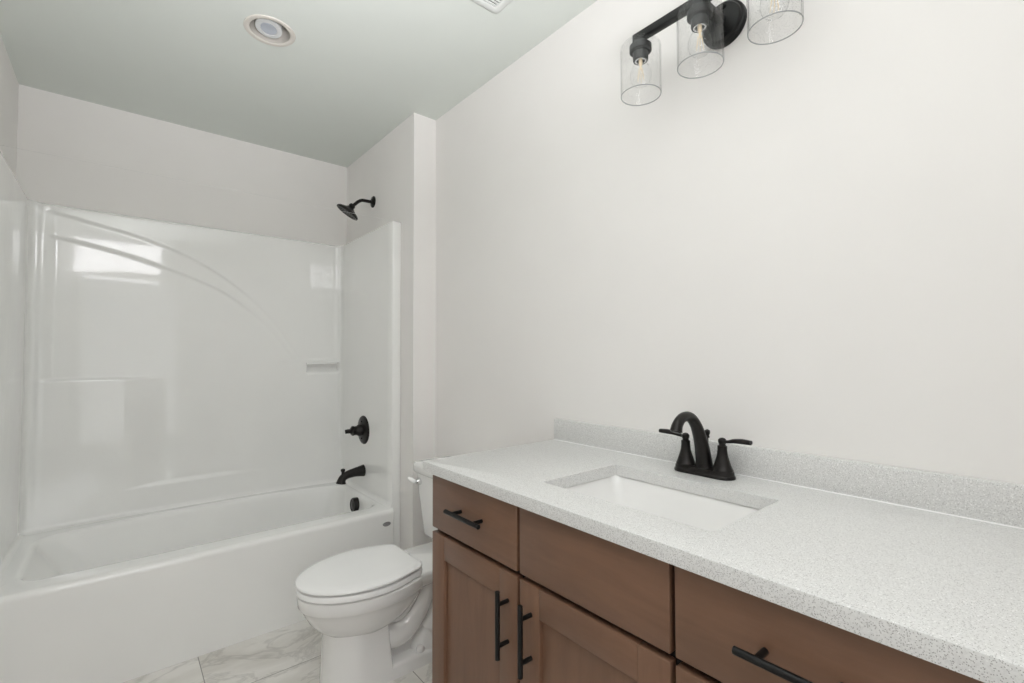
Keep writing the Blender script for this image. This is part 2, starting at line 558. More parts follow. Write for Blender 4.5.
path.append((XL + .001, YFR, 0, -1)); path.append((SX0 - .006, YFR, 0, -1)); path.append((SX0 - .002, YFR + .002, .7, -.7))
add_line((SX0, YFR + .006), (SX0, SYB - RAD), (1, 0), 0.05)
add_arc((SX0 + RAD, SYB - RAD), RAD, PI, PI / 2, 14)
add_line((SX0 + RAD, SYB), (SX1 - RAD, SYB), (0, -1), 0.0045)
add_arc((SX1 - RAD, SYB - RAD), RAD, PI / 2, 0, 14)
add_line((SX1, SYB - RAD), (SX1, YFR + .008), (-1, 0), 0.05)
for p in ((SX1, YFR + .006, -1, 0), (SX1 + .002, YFR + .002, -.7, -.7), (SX1 + .006, YFR, 0, -1), (XJ - .007, YFR, 0, -1), (XJ - .002, YFR + .003, .7, -.7), (XJ - .0005, YFR + .012, 1, 0)):
    path.append(p)
ARC_O = [(-0.262, 1.862), (-0.136, 1.837), (0.114, 1.780), (0.333, 1.690), (0.527, 1.560), (0.70, 1.390), (0.83, 1.20), (0.86, 1.16)]
ARC_I = [(-0.262, 1.748), (-0.079, 1.718), (0.116, 1.668), (0.334, 1.592), (0.477, 1.520), (0.66, 1.370), (0.79, 1.20), (0.82, 1.16)]


def interp(tab, x):
    if x <= tab[0][0]:
        return tab[0][1]
    for (xa, za), (xb, zb) in zip(tab, tab[1:]):
        if x <= xb:
            return za + (zb - za) * (x - xa) / (xb - xa)
    return tab[-1][1] - (x - tab[-1][0]) * 4


CO = [(v.x, v.y) for v in catmull([(a, b, 0) for a, b in ARC_O], 8)]
CI = [(v.x, v.y) for v in catmull([(a, b, 0) for a, b in ARC_I], 8)]


def below_arc(tab, x, z):
    s = (interp(tab, x + .01) - interp(tab, x - .01)) / .02
    return (interp(tab, x) - z) / math.sqrt(1 + s * s)


def relief(x, z):
    """how far the back wall steps toward the room (positive) at (x, z)"""
    w = 0.010
    left = sstep(-0.275, -0.232, x)
    fade = 1 - 0.75 * sstep(0.42, 0.68, x)
    r_edge = 0.70 + 0.09 * sstep(0.55, 1.16, z)
    # lower-left ledge, lower-right block, low middle ledge
    ledge_l = (1 - sstep(1.070, 1.086, z)) * (1 - sstep(0.00, 0.20, x))
    ledge_r = (1 - sstep(1.160, 1.172, z)) * sstep(r_edge - 0.14, r_edge + .02, x)
    ledge_m = (1 - sstep(0.525, 0.550, z)) * (1 - .3 * sstep(.55, .75, x))
    cover = max(ledge_l, ledge_r, ledge_m)
    dep = 0.0
    dep += 0.0075 * sstep(-w, w, below_arc(CO, x, z)) * left * fade
    dep += 0.0075 * sstep(-w, w, below_arc(CI, x, z)) * left * fade
    dep *= (1 - cover)
    return 0.024 - dep + 0.0035 * ledge_r + 0.003 * ledge_l


def notch(x, z):
    """soap recess in the corner block"""
    return 0.034 * sstep(0.886, 0.889, x) * (1 - sstep(SX1 - 0.022, SX1 - 0.018, x)) * sstep(1.074, 1.118, z) * (1 - sstep(1.141, 1.144, z))


zs = [SZ0] + [TZ + .0004 + k * .0024 for k in range(10)]
z = TZ + .027
while z < SZ1 - 0.010:
    zs.append(z)
    z += 0.0045 if z > 0.5 else 0.012
zs += [SZ1 - 0.008, SZ1 - 0.004, SZ1 - 0.0015, SZ1]
bm = B()
grid = []
for (x, y, nx, ny) in path:
    colv = []
    onback = y > 2.6 and ny > -2
    for z in zs:
        px, py = x, y
        if onback:
            wgt = max(0.0, -ny)
            rl = relief(x, z) * wgt * sstep(SX0, SX0 + .05, x) * (1 - sstep(SX1 - .03, SX1, x)) - (notch(x, z) if y > SYB - RAD else 0)
            rl *= 1 - sstep(1.885, 1.900, z) * .9
            py = py - rl
            # the wall bows out to the curved tub ledge near its foot
            b = 1 - sstep(TZ - .05, 0.68, z)
            ly = ledge_y(x) + 0.005
            if ly < py:
                py = py + (ly - py) * b
        # cove where the wall meets the tub rim
        if y > YFR + .004 and SX0 - .0005 < x < SX1 + .0005 and z < TZ + .022:
            d_ = max(0.0, min(.022, .022 - (z - TZ)))
            cv = .022 - math.sqrt(max(0.0, .022 ** 2 - d_ ** 2))
            if z < TZ:
                cv += .007
            px += nx * cv; py += ny * cv
        # top lip rolls back to the wall
        lip = [0.0, 0.0015, 0.004, 0.010][zs.index(z) - len(zs) + 4] if z >= SZ1 - 0.0081 else 0
        px -= nx * lip; py -= ny * lip
        colv.append(bm.verts.new((px, py, z)))
    # back to the drywall behind the lip
    tx, ty = px, py
    if nx > .5: tx = XL + .001
    elif nx < -.5: tx = XJ - .001
    if ny < -.5 and y > 2.6: ty = YB - .001
    colv.append(bm.verts.new((tx, ty, SZ1 + 0.0005)))
    grid.append(colv)
for A, Bc in zip(grid, grid[1:]):
    for k in range(len(A) - 1):
        try:
            bm.faces.new((A[k], Bc[k], Bc[k + 1], A[k + 1]))
        except ValueError:
            pass
obj('wall_panel', bm, 'acrylic', sur, sharp=38)
bm = B()
tube(bm, [(0.884, 3.028, 1.139), (0.96, 3.028, 1.139), (1.068, 3.022, 1.139)], [0.0065, 0.0065], 16)
obj('grab_bar', bm, 'acrylic', sur)
# mounting flange carried down beside the apron to the floor
for xa, xb in ((TX1 + .006, XJ - .0015), (XL + .0015, TX0 - .001)):
    bm = box(B(), (xa, YFR + .0005, 0.0), (xb, YFR + .03, SZ0 + .01), 0.003)
    obj('side_flange', bm, 'acrylic', sur)

# ------------------------------------------------------------------ shower head
yv = 2.668
sh = thing('overhead_shower', 'dark bronze bell-shaped shower head on a bent arm above the surround', 'shower head', (XJ, yv, 2.10))
bm = lathe(B(), (XJ, yv, 2.102), (-1, 0, 0), [(0, 0.034), (0.003, 0.034), (0.007, 0.030), (0.011, 0.016), (0.014, 0.013), (0.014, 0)], 36)
obj('flange', bm, 'bronze', sh)
bm = tube(B(), [(XJ - .004, yv, 2.100), (1.105, yv, 2.099), (1.080, yv, 2.097), (1.060, yv, 2.086), (1.040, yv, 2.067), (1.024, yv, 2.051)], [0.0095, 0.0095], 20)
obj('shower_arm', bm, 'bronze', sh)
ax = Vector((-0.50, 0.24, -0.83)).normalized()
c0 = Vector((1.029, yv, 2.062))
prof = [(0.0, 0.0), (0.0, 0.012), (0.006, 0.017), (0.014, 0.0185), (0.018, 0.016), (0.024, 0.019), (0.032, 0.030), (0.040, 0.046), (0.047, 0.060), (0.053, 0.066), (0.058, 0.068), (0.062, 0.067), (0.064, 0.062), (0.062, 0.056), (0.063, 0.0)]
bm = lathe(B(), c0, ax, prof, 44)
obj('spray_head', bm, 'bronze', sh, sharp=50)
bm = B()
a_, u_, v_ = basis(ax)
for ring, cnt in ((0.012, 6), (0.026, 12), (0.040, 18), (0.051, 22)):
    for k in range(cnt):
        t = 2 * PI * k / cnt
        lathe(bm, c0 + a_ * 0.0625 + (u_ * math.cos(t) + v_ * math.sin(t)) * ring, ax, [(0, .0022), (.0025, .0014), (.0025, 0)], 8)
obj('nozzle_face', bm, 'rubber', sh)

# ------------------------------------------------------------------ shower valve and tub spout
va = thing('shower_valve', 'round dark bronze shower valve with a lever handle on the surround wall', 'shower valve', (SX1, yv, 0.757))
bm = lathe(B(), (SX1 + .001, yv, 0.757), (-1, 0, 0), [(0, 0.082), (0.003, 0.082), (0.007, 0.079), (0.010, 0.070), (0.013, 0.050), (0.015, 0.034), (0.015, 0)], 52)
obj('escutcheon', bm, 'bronze', va)
bm = lathe(B(), (SX1 - .012, yv, 0.757), (-1, 0, 0), [(0, 0.034), (0.020, 0.033), (0.026, 0.029), (0.030, 0.026), (0.044, 0.025), (0.050, 0.028), (0.056, 0.028), (0.061, 0.022), (0.066, 0.017), (0.070, 0.0)], 36)
hd = obj('handle', bm, 'bronze', va)
bm = tube(B(), [(1.040, yv, 0.757), (1.022, yv, 0.757), (1.008, yv + .003, 0.757), (0.994, yv + .008, 0.755)], [0.0165, 0.0125, 0.0125, 0.0115], 18)
obj('lever', bm, 'bronze', hd)
bm = lathe(B(), (SX1 - .01, yv, 0.805), (-1, 0, 0), [(0, .005), (.006, .005), (.007, .003), (.007, 0)], 12)
obj('screw', bm, 'bronze', va)
bm = lathe(B(), (SX1 - .01, yv, 0.709), (-1, 0, 0), [(0, .005), (.006, .005), (.007, .003), (.007, 0)], 12)
obj('screw', bm, 'bronze', va)

sp = thing('tub_spout', 'dark bronze tub spout with a diverter knob below the shower valve', 'tub spout', (SX1, yv, 0.522))
bm = tube(B(), [(SX1 + .001, yv, 0.523), (1.075, yv, 0.522), (1.045, yv, 0.520), (1.006, yv, 0.513), (0.983, yv, 0.501), (0.973, yv, 0.485), (0.970, yv, 0.470)],
          [0.034, 0.029, 0.025, 0.022, 0.021, 0.0225, 0.028], 28)
obj('spout_body', bm, 'bronze', sp, sharp=55)
bm = lathe(B(), (0.981, yv, 0.508), (0, 0, 1), [(0, .010), (.022, .008), (.026, .010), (.033, .0125), (.041, .011), (.045, 0)], 20)
obj('diverter_knob', bm, 'bronze', sp)

# ------------------------------------------------------------------ toilet
CY = 1.755
toi = thing('toilet', 'white two-piece toilet with its lid closed between the bathtub and the vanity', 'toilet', (0.80, CY, 0))
NB = 72


def egg(xf, xb, hw, z, cut=0.55, cy=CY, e=2.0, xm=None):
    """egg outline: pointed-elliptic front at xf (small x), squared back at xb; hw half-width"""
    xm = xm if xm is not None else xf + (xb - xf) * 0.56
    pts = []
    for k in range(NB):
        a = 2 * PI * k / NB
        c, s = math.cos(a), math.sin(a)
        if c < 0:
            x = xm + (xm - xf) * c; y = hw * s
        else:
            ee = 2 / cut
            x = xm + (xb - xm) * math.copysign(abs(c) ** (2 / 3.4), c)
            y = hw * math.copysign(abs(s) ** (2 / 3.4), s) * (1 - 0.26 * (x - xm) / (xb - xm))
            # blend so the widest point stays smooth
        pts.append((x, cy + y, z))
    return pts


def seat_loop(xf, xb, hw, z, inset=0.0):
    """closed outline of lid / seat: half ellipse at the front, gently narrowing sides, rounded rear corners"""
    xf += inset; xb -= inset; hw -= inset
    xm = xf + 0.245
    out = []
    front = 40
    for k in range(front + 1):
        a = PI / 2 + PI * k / front
        out.append((xm + (xm - xf) * math.cos(a), CY + hw * math.sin(a) * (1 if True else 1), z))
    # near side going back (y < CY), rear corner arc, rear edge, far corner arc, far side
    hb = hw * 0.80
    rc = 0.045
    side = []
    for k in range(1, 10):
        t = k / 10
        x = xm + (xb - rc - xm) * t
        w = hw + (hb - hw) * (t ** 1.8)
        side.append((x, w))
    corner = []
    for k in range(0, 7):
        a = k / 6 * PI / 2
        corner.append((xb - rc + rc * math.sin(a), hb - rc + rc * math.cos(a)))
    for x, w in side + corner:
        out.append((x, CY - w, z))
    for x, w in reversed(side + corner):
        out.append((x, CY + w, z))
    return out


def scale_loop(lp, k):
    cx = sum(p[0] for p in lp) / len(lp)
    return [(cx + (p[0] - cx) * k, CY + (p[1] - CY) * k, p[2]) for p in lp]


# body: bowl with a straight rim band, undercut, column, foot, and the rear deck under the tank
bm = B()
XF, XBK = 0.492, 0.985


def bowl_loop(xf, xb, hw, z, n2=3.0):
    out = []
    xm = xf + 0.25 * (xb - xf) / 0.49
    for k in range(NB):
        a = 2 * PI * k / NB
        c, s = math.cos(a), math.sin(a)
        if c <= 0:
            x = xm + (xm - xf) * c; y = hw * s
        else:
            x = xm + (xb - xm) * c
            y = hw * s
        out.append((x, CY + y, z))
    return out


L = []
L.append(bowl_loop(0.540, 0.935, 0.135, 0.345))
L.append(bowl_loop(0.500, 0.980, 0.168, 0.347))
L.append(bowl_loop(0.493, 0.985, 0.174, 0.343))
L.append(bowl_loop(0.492, 0.985, 0.175, 0.335))
L.append(bowl_loop(0.495, 0.983, 0.174, 0.306))
L.append(bowl_loop(0.499, 0.980, 0.171, 0.300))
L.append(bowl_loop(0.503, 0.974, 0.167, 0.296))
L.append(bowl_loop(0.514, 0.960, 0.157, 0.275))
L.append(bowl_loop(0.530, 0.935, 0.147, 0.245))
L.append(bowl_loop(0.555, 0.900, 0.131, 0.215))
L.append(bowl_loop(0.590, 0.850, 0.108, 0.190))
L.append(bowl_loop(0.640, 0.790, 0.070, 0.175))
loft(bm, L)


# front column (U-shaped in plan, flat cut at the rear)
def col_loop(xf, xb, hw, z):
    out = []
    r = hw
    for k in range(28):
        a = PI / 2 + PI * k / 27
        out.append((xf + r * 0.95 + r * 0.95 * math.cos(a), CY + hw * math.sin(a), z))
    for k in range(5):
        a = -PI / 2 + k / 4 * PI / 2
        out.append((xb - .012 + .012 * math.cos(a), CY - hw + .012 + .012 * math.sin(a), z))
    for k in range(5):
        a = k / 4 * PI / 2
        out.append((xb - .012 + .012 * math.cos(a), CY + hw - .012 + .012 * math.sin(a), z))
    return out


L = []
for z, xf, xb, hw in ((0.0, 0.573, 0.800, 0.1215), (0.02, 0.573, 0.799, 0.1215), (0.08, 0.577, 0.792, 0.117), (0.16, 0.581, 0.784, 0.113), (0.215, 0.580, 0.779, 0.113), (0.26, 0.572, 0.776, 0.116)):
    L.append(col_loop(xf, xb, hw, z))
loft(bm, L)


# rear foot
def slab_loop(x0, x1, hw0, hw1, z, r=0.03):
    pts = [(x0, -hw0), (x1 - r, -hw1), (x1 - r * .3, -hw1 + r * .3), (x1, -hw1 + r), (x1, hw1 - r), (x1 - r * .3, hw1 - r * .3), (x1 - r, hw1), (x0, hw0)]
    return [(x, CY + y, z) for x, y in pts]


loft(bm, [slab_loop(0.74, 1.12, 0.1213, 0.124, 0.0), slab_loop(0.74, 1.12, 0.1195, 0.123, 0.036), slab_loop(0.74, 1.117, 0.116, 0.119, 0.044), slab_loop(0.74, 1.10, 0.105, 0.104, 0.050)])
# inner web behind the column that carries the trapway
loft(bm, [slab_loop(0.74, 1.07, 0.062, 0.070, 0.045), slab_loop(0.74, 1.05, 0.060, 0.066, 0.12), slab_loop(0.74, 1.06, 0.066, 0.070, 0.22), slab_loop(0.74, 1.10, 0.09, 0.10, 0.31)])
# trapway: bulging S on either side and the outlet dome over the foot
for s in (-1, 1):
    tube(bm, [(0.72, CY + s * .050, 0.20), (0.79, CY + s * .060, 0.140), (0.85, CY + s * .062, 0.135), (0.905, CY + s * .060, 0.175), (0.945, CY + s * .058, 0.235), (0.985, CY + s * .05, 0.300)],
         [0.045, 0.050, 0.050, 0.047, 0.045, 0.045], 24)
    tube(bm, [(0.74, CY + s * .06, 0.255), (0.82, CY + s * .068, 0.215), (0.87, CY + s * .070, 0.245), (0.905, CY + s * .068, 0.300)], [0.036, 0.036, 0.034, 0.032], 20)
    lathe(bm, (0.965, CY + s * .030, 0.045), (0, 0, 1), [(0, 0.085), (0.02, 0.082), (0.045, 0.070), (0.065, 0.050), (0.078, 0.025), (0.082, 0)], 36)
    tube(bm, [(0.97, CY + s * .05, 0.10), (1.01, CY + s * .055, 0.15), (1.04, CY + s * .055, 0.22), (1.05, CY + s * .05, 0.30)], [0.05, 0.046, 0.046, 0.05], 20)
# rear deck
loft(bm, [slab_loop(0.84, 1.16, 0.085, 0.080, 0.275), slab_loop(0.84, 1.18, 0.128, 0.112, 0.305), slab_loop(0.84, 1.185, 0.136, 0.118, 0.340), slab_loop(0.84, 1.185, 0.133, 0.115, 0.350), slab_loop(0.85, 1.18, 0.122, 0.106, 0.356)])
obj('bowl', bm, 'china', toi, sharp=45)

# seat ring and lid
bm = loft(B(), [seat_loop(0.489, 0.916, 0.178, 0.3505, 0.014), seat_loop(0.489, 0.916, 0.178, 0.351, 0.003), seat_loop(0.489, 0.916, 0.178, 0.354, 0), seat_loop(0.489, 0.916, 0.178, 0.367, 0), seat_loop(0.489, 0.916, 0.178, 0.371, .002), seat_loop(0.489, 0.916, 0.178, 0.3725, .010)])
obj('seat', bm, 'seat', toi)
bm = loft(B(), [seat_loop(0.487, 0.914, 0.179, 0.3785, 0.014), seat_loop(0.487, 0.914, 0.179, 0.379, 0.003), seat_loop(0.487, 0.914, 0.179, 0.382, 0), seat_loop(0.487, 0.914, 0.179, 0.387, .001), seat_loop(0.487, 0.914, 0.179, 0.391, .006), seat_loop(0.487, 0.914, 0.179, 0.393, .016), scale_loop(seat_loop(0.487, 0.914, 0.179, 0.3943, .016), .85), scale_loop(seat_loop(0.487, 0.914, 0.179, 0.3955, .016), .4)])
obj('lid', bm, 'seat', toi)
for s in (-1, 1):
    bm = B()
    box(bm, (0.905, CY + s * .055 - .018, 0.354), (0.938, CY + s * .055 + .018, 0.374), 0.006, 3)
    obj('hinge', bm, 'seat', toi)
for s in (-1, 1):
    bm = lathe(B(), (0.915, CY + s * .098, 0.047), (0, 0, 1), [(0, .0155), (.010, .0155), (.017, .013), (.021, .007), (.022, 0)], 24)
    obj('bolt_cap', bm, 'china', toi)


# tank: tapered body, lid, lever
def rrect(x0, x1, hw, z, r, cy=CY, nseg=6):
    out = []
    for cx, cyy, a0 in ((x1 - r, hw - r, 0), (x0 + r, hw - r, PI / 2), (x0 + r, -hw + r, PI), (x1 - r, -hw + r, 1.5 * PI)):
        for k in range(nseg + 1):
            a = a0 + k / nseg * PI / 2
            out.append((cx + r * math.cos(a), cy + cyy + r * math.sin(a), z))
    return out


bm = loft(B(), [rrect(1.120, 1.235, 0.180, 0.3575, .03), rrect(1.098, 1.245, 0.202, 0.361, .03), rrect(1.089, 1.252, 0.212, 0.374, .035), rrect(1.083, 1.256, 0.219, 0.45, .032), rrect(1.073, 1.258, 0.231, 0.57, .028), rrect(1.068, 1.260, 0.237, 0.650, .026)])
obj('tank', bm, 'china', toi, sharp=50)
bm = loft(B(), [rrect(1.063, 1.263, 0.242, 0.648, .026), rrect(1.057, 1.266, 0.248, 0.653, .028), rrect(1.055, 1.267, 0.250, 0.678, .028), rrect(1.058, 1.265, 0.247, 0.689, .026), rrect(1.068, 1.258, 0.237, 0.695, .024), rrect(1.12, 1.21, 0.18, 0.698, .02)])
obj('tank_lid', bm, 'china', toi, sharp=50)
bm = lathe(B(), (1.0705, CY + .192, 0.612), (-1, 0, 0), [(0, .017), (.008, .017), (.012, .013), (.020, .010), (.022, 0)], 24)
lv = obj('flush_lever', bm, 'chrome', toi); lv['label'] = 'flush lever with a chrome boss and white grip'
bm = tube(B(), [(1.048, CY + .186, 0.612), (1.040, CY + .200, 0.617), (1.035, CY + .213, 0.622), (1.032, CY + .225, 0.626)], [0.011, 0.0125, 0.0125, 0.009], 16, flat=(1, .75))
obj('grip', bm, 'seat', lv)

# ------------------------------------------------------------------ vanity cabinet
XFR = 0.7263       # front faces of drawers and doors
VY0, VY1 = 0.056, 1.245
van = thing('vanity_cabinet', 'brown stained wooden vanity cabinet with shaker doors along the right wall', 'cabinet', (1.0, 0.645, 0))
bm = B()
box(bm, (XFR + .021, VY0, 0.10), (XW - .001, VY1, 0.100 + .018)); box(bm, (XFR + .021, VY0, 0.118), (XFR + .036, VY1, 0.838))
box(bm, (XFR + .09, VY0 + .01, 0.0), (XFR + .105, VY1 - .01, 0.10))
obj('box', bm, 'carcass', van, smooth=False)
for y0, y1 in ((VY1 - .018, VY1 + .0), (VY0, VY0 + .018)):
    bm = B(); box(bm, (XFR + .020, y0, 0.10), (XW - .001, y1, 0.8405)); box(bm, (XFR + .088, y0, 0.0), (XW - .001, y1, 0.10))
    obj('side_panel', bm, 'woodv', van, smooth=False)
G1, G2 = (0.8470, 0.8570), (0.4460, 0.4560)


def slab_front(name, y0, y1, z0, z1):
    bm = box(B(), (XFR, y0, z0), (XFR + .020, y1, z1), 0.0018, 2)
    return obj(name, bm, 'woodh', van, sharp=60)


def shaker(name, y0, y1, z0, z1, w=0.066):
    bm = B()
    box(bm, (XFR, y0, z0), (XFR + .020, y0 + w, z1), 0.0016, 2, 0)
    box(bm, (XFR, y1 - w, z0), (XFR + .020, y1, z1), 0.0016, 2, 0)
    box(bm, (XFR + .0003, y0 + w, z1 - w), (XFR + .020, y1 - w, z1), 0.0012, 2, 1)
    box(bm, (XFR + .0003, y0 + w, z0), (XFR + .020, y1 - w, z0 + w), 0.0012, 2, 1)
    box(bm, (XFR + .010, y0 + w - .004, z0 + w - .004), (XFR + .017, y1 - w + .004, z1 - w + .004), 0, 1, 0)
    return obj(name, bm, ['woodv', 'woodh'], van, sharp=60)


def pull(parent, cy, cz, vertical, length=0.158, label=None):
    bm = B()
    d = Vector((0, 0, 1)) if vertical else Vector((0, 1, 0))
    c = Vector((XFR - .032, cy, cz))
    h = length / 2
    lathe(bm, c - d * h, d, [(0, 0), (0, .0050), (.001, .0060), (length - .001, .0060), (length, .0050), (length, 0)], 20)
    for s in (-1, 1):
        lathe(bm, c + d * (s * .048), (1, 0, 0), [(0, .0052), (.032, .0052), (.032, 0)], 16)
    return obj('pull', bm, 'black', parent)


dr = slab_front('drawer', G1[1], VY1, 0.679, 0.834); pull(dr, 1.044, 0.760, False)
slab_front('false_front', G2[1], G1[0], 0.679, 0.834)
zz = [(0.679, 0.834), (0.400, 0.6655), (0.112, 0.388)]
for z0, z1 in zz:
    d = slab_front('drawer', VY0, G2[0], z0, z1); pull(d, 0.2535, 0.758 if z0 > .6 else (z0 + z1) / 2 + .02, False)
do = shaker('door', G1[1], VY1, 0.112, 0.6655); pull(do, 0.890, 0.552, True)
do = shaker('door', G2[1], G1[0], 0.112, 0.6655); pull(do, 0.808, 0.552, True)

# ------------------------------------------------------------------ countertop with undermount sink and backsplash
CX0, CY0c, CY1c, CZ0, CZ1 = 0.7063, 0.020, 1.2685, 0.8413, 0.8713
ct = thing('countertop', 'white speckled quartz countertop with backsplash on the brown vanity', 'countertop', (1.0, 0.645, CZ0))
SKX0, SKX1, SKY0, SKY1 = 0.818, 1.107, 0.424, 0.864


def rect_loop(x0, x1, y0, y1, z, r, ns=6):
    out = []
    for cx, cyy, a0 in ((x1 - r, y1 - r, 0), (x0 + r, y1 - r, PI / 2), (x0 + r, y0 + r, PI), (x1 - r, y0 + r, 1.5 * PI)):
        for k in range(ns + 1):
            a = a0 + k / ns * PI / 2
            out.append((cx + r * math.cos(a), cyy + r * math.sin(a), z))
    return out


bm = B()
e = 0.0025
loops = [rect_loop(SKX0, SKX1, SKY0, SKY1, CZ0, .005), rect_loop(CX0, XW - .0008, CY0c, CY1c, CZ0, .002), rect_loop(CX0, XW - .0008, CY0c, CY1c, CZ1 - e, .002), rect_loop(CX0 + e * .3, XW - .0008, CY0c + e * .3, CY1c - e * .3, CZ1 - e * .3, .002), rect_loop(CX0 + e, XW - .0008, CY0c + e, CY1c - e, CZ1, .002),
         rect_loop(SKX0 - .001, SKX1 + .001, SKY0 - .001, SKY1 + .001, CZ1, .006), rect_loop(SKX0, SKX1, SKY0, SKY1, CZ1 - .001, .005), rect_loop(SKX0, SKX1, SKY0, SKY1, CZ0, .005)]
loft(bm, loops, False, False)
obj('slab', bm, 'quartz', ct, sharp=30)
bm = box(B(), (1.2585, CY0c, CZ1 + .0003), (XW - .0008, CY1c - .001, 0.9485), 0.0015, 2)
obj('backsplash', bm, 'quartz', ct, sharp=60)

bm = tube(B(), [(1.2582, CY0c + .002, CZ1 + .0005), (1.2582, .6, CZ1 + .0005), (1.2582, CY1c - .003, CZ1 + .0005)], [.0016, .0016], 10)
o = obj('caulk_line', bm, 'seat', ct); o['label'] = 'white caulk line'

sk = thing('sink', 'white rectangular undermount sink set into the quartz countertop', 'sink', (0.963, 0.644, 0.70))
o_ = .012
L = [rect_loop(SKX0 - .03, SKX1 + .03, SKY0 - .03, SKY1 + .03, CZ0 - .0006, .03), rect_loop(SKX0 - .005, SKX1 + .005, SKY0 - .005, SKY1 + .005, CZ0 - .0006, .022),
     rect_loop(SKX0 - .003, SKX1 + .003, SKY0 - .003, SKY1 + .003, CZ0 - .004, .024), rect_loop(SKX0 + .002, SKX1 - .002, SKY0 + .004, SKY1 - .004, 0.815, .028), rect_loop(SKX0 + .012, SKX1 - .012, SKY0 + .022, SKY1 - .022, 0.745, .035),
     rect_loop(SKX0 + .022, SKX1 - .022, SKY0 + .035, SKY1 - .035, 0.722, .04), rect_loop(SKX0 + .045, SKX1 - .045, SKY0 + .06, SKY1 - .06, 0.714, .045), rect_loop(0.963 - .024, 0.963 + .024, 0.644 - .024, 0.644 + .024, 0.708, .0235)]
bm = loft(B(), L, False, False)
L2 = [rect_loop(0.963 - .024, 0.963 + .024, 0.644 - .024, 0.644 + .024, 0.708, .0235), rect_loop(0.963 - .03, 0.963 + .03, 0.644 - .03, 0.644 + .03, 0.695, .0295), rect_loop(SKX0 + .03, SKX1 - .03, SKY0 + .05, SKY1 - .05, 0.702, .04), rect_loop(SKX0 - .005, SKX1 + .005, SKY0 + .012, SKY1 - .012, 0.745, .04), rect_loop(SKX0 - .014, SKX1 + .014, SKY0 - .014, SKY1 + .014, 0.825, .03), rect_loop(SKX0 - .03, SKX1 + .03, SKY0 - .03, SKY1 + .03, CZ0 - .0006, .03)]
loft(bm, L2, False, False)
obj('basin', bm, 'china', sk, sharp=60)
bm = lathe(B(), (0.963, 0.644, 0.700), (0, 0, 1), [(0, .022), (.009, .0225), (.0105, .021), (.0095, .018), (.012, .015), (.013, 0)], 32)
o = obj('drain', bm, 'bronze', sk); o['label'] = 'dark bronze drain stopper'

# ------------------------------------------------------------------ faucet
FY, FX = 0.6435, 1.196
fa = thing('faucet', 'dark bronze two-handle arched faucet standing behind the sink', 'faucet', (FX, FY, CZ1))


def stadium(hx, hy, z, n=14):
    out = []
    for k in range(n + 1):
        a = k / n * PI
        out.append((FX + hx * math.cos(a), FY + hy - hx + hx * math.sin(a), z))
    for k in range(n + 1):
        a = PI + k / n * PI
        out.append((FX + hx * math.cos(a), FY - hy + hx + hx * math.sin(a), z))
    return out


bm = loft(B(), [stadium(.0285, .0815, CZ1 + .0002), stadium(.0290, .0820, CZ1 + .003), stadium(.0285, .0815, CZ1 + .006), stadium(.0262, .0790, CZ1 + .009), stadium(.0262, .0790, CZ1 + .014), stadium(.0250, .0775, CZ1 + .018), stadium(.021, .073, CZ1 + .0195)])
obj('base_plate', bm, 'bronze', fa)
bm = tube(B(), [(1.199, FY, 0.888), (1.198, FY, 0.900), (1.191, FY, 0.935), (1.179, FY, 0.968), (1.160, FY, 1.002), (1.135, FY, 1.0245), (1.109, FY, 1.0305), (1.086, FY, 1.025), (1.070, FY, 1.011), (1.064, FY, 0.997)],
          [0.0250, 0.0215, 0.0190, 0.0170, 0.0148, 0.0132, 0.0124, 0.0124, 0.0134, 0.0152], 28)
obj('spout', bm, 'bronze', fa, sharp=55)
bm = lathe(B(), (1.0642, FY, 0.9975), (-.35, 0, -.94), [(0, 0.0), (0, .012), (.003, .012), (.003, .0)], 20)
obj('aerator', bm, 'black', fa)
for s in (1, -1):
    hy = FY + s * .051
    bm = lathe(B(), (FX, hy, CZ1 + .018), (0, 0, 1), [(0, .0255), (.004, .0255), (.007, .0235), (.016, .0205), (.028, .0165), (.040, .0132), (.053, .0118), (.059, .0118), (.0635, .0120), (.0655, .0085), (.0680, .0078), (.0710, .0095), (.0755, .0105), (.0800, .0095), (.0835, .006), (.0850, 0)], 32)
    hb = obj('handle', bm, 'bronze', fa)
    bm = tube(B(), [(FX, hy + s * .004, .9645), (FX - .001, hy + s * .016, .9655), (FX - .003, hy + s * .032, .9695), (FX - .005, hy + s * .052, .9715), (FX - .007, hy + s * .075, .9715)], [.0062, .0058, .0080, .0092, .0078], 16, flat=(1.0, .72))
    obj('lever', bm, 'bronze', hb)
bm = lathe(B(), (1.217, FY, 0.886), (0, 0, 1), [(0, .0028), (.078, .0028), (.079, .0055), (.083, .0062), (.086, .0045), (.088, .0062), (.094, .0076), (.099, .0064), (.102, 0)], 18)
obj('lift_rod', bm, 'bronze', fa)

# ------------------------------------------------------------------ vanity light
LX, LZ, LYC = 1.140, 2.103, 0.607
vl = thing('vanity_light', 'black three-bulb vanity light with clear glass shades on the right wall', 'wall light', (XW, LYC, LZ))
bm = lathe(B(), (XW - .0005, LYC, 2.100), (-1, 0, 0), [(0, .0605), (.010, .0605), (.013, .0592), (.014, .056), (.016, .0535), (.022, .0525), (.025, .050), (.0255, 0)], 56)
obj('back_plate', bm, 'black', vl)
for dz in (-.042, .042):
    bm = lathe(B(), (XW - .025, LYC - .008, 2.100 + dz * .9), (-1, 0, 0), [(0, .0065), (.006, .0065), (.009, .004), (.010, 0)], 14)
    obj('screw', bm, 'black', vl)
bm = B()
box(bm, (LX - .011, LYC - .200, LZ - .011), (LX + .011, LYC + .200, LZ + .011), .0015, 2)
box(bm, (LX + .010, LYC - .011, LZ - .010), (XW - .024, LYC + .011, LZ + .010), .0015, 2)
obj('bar', bm, 'black', vl, sharp=60)
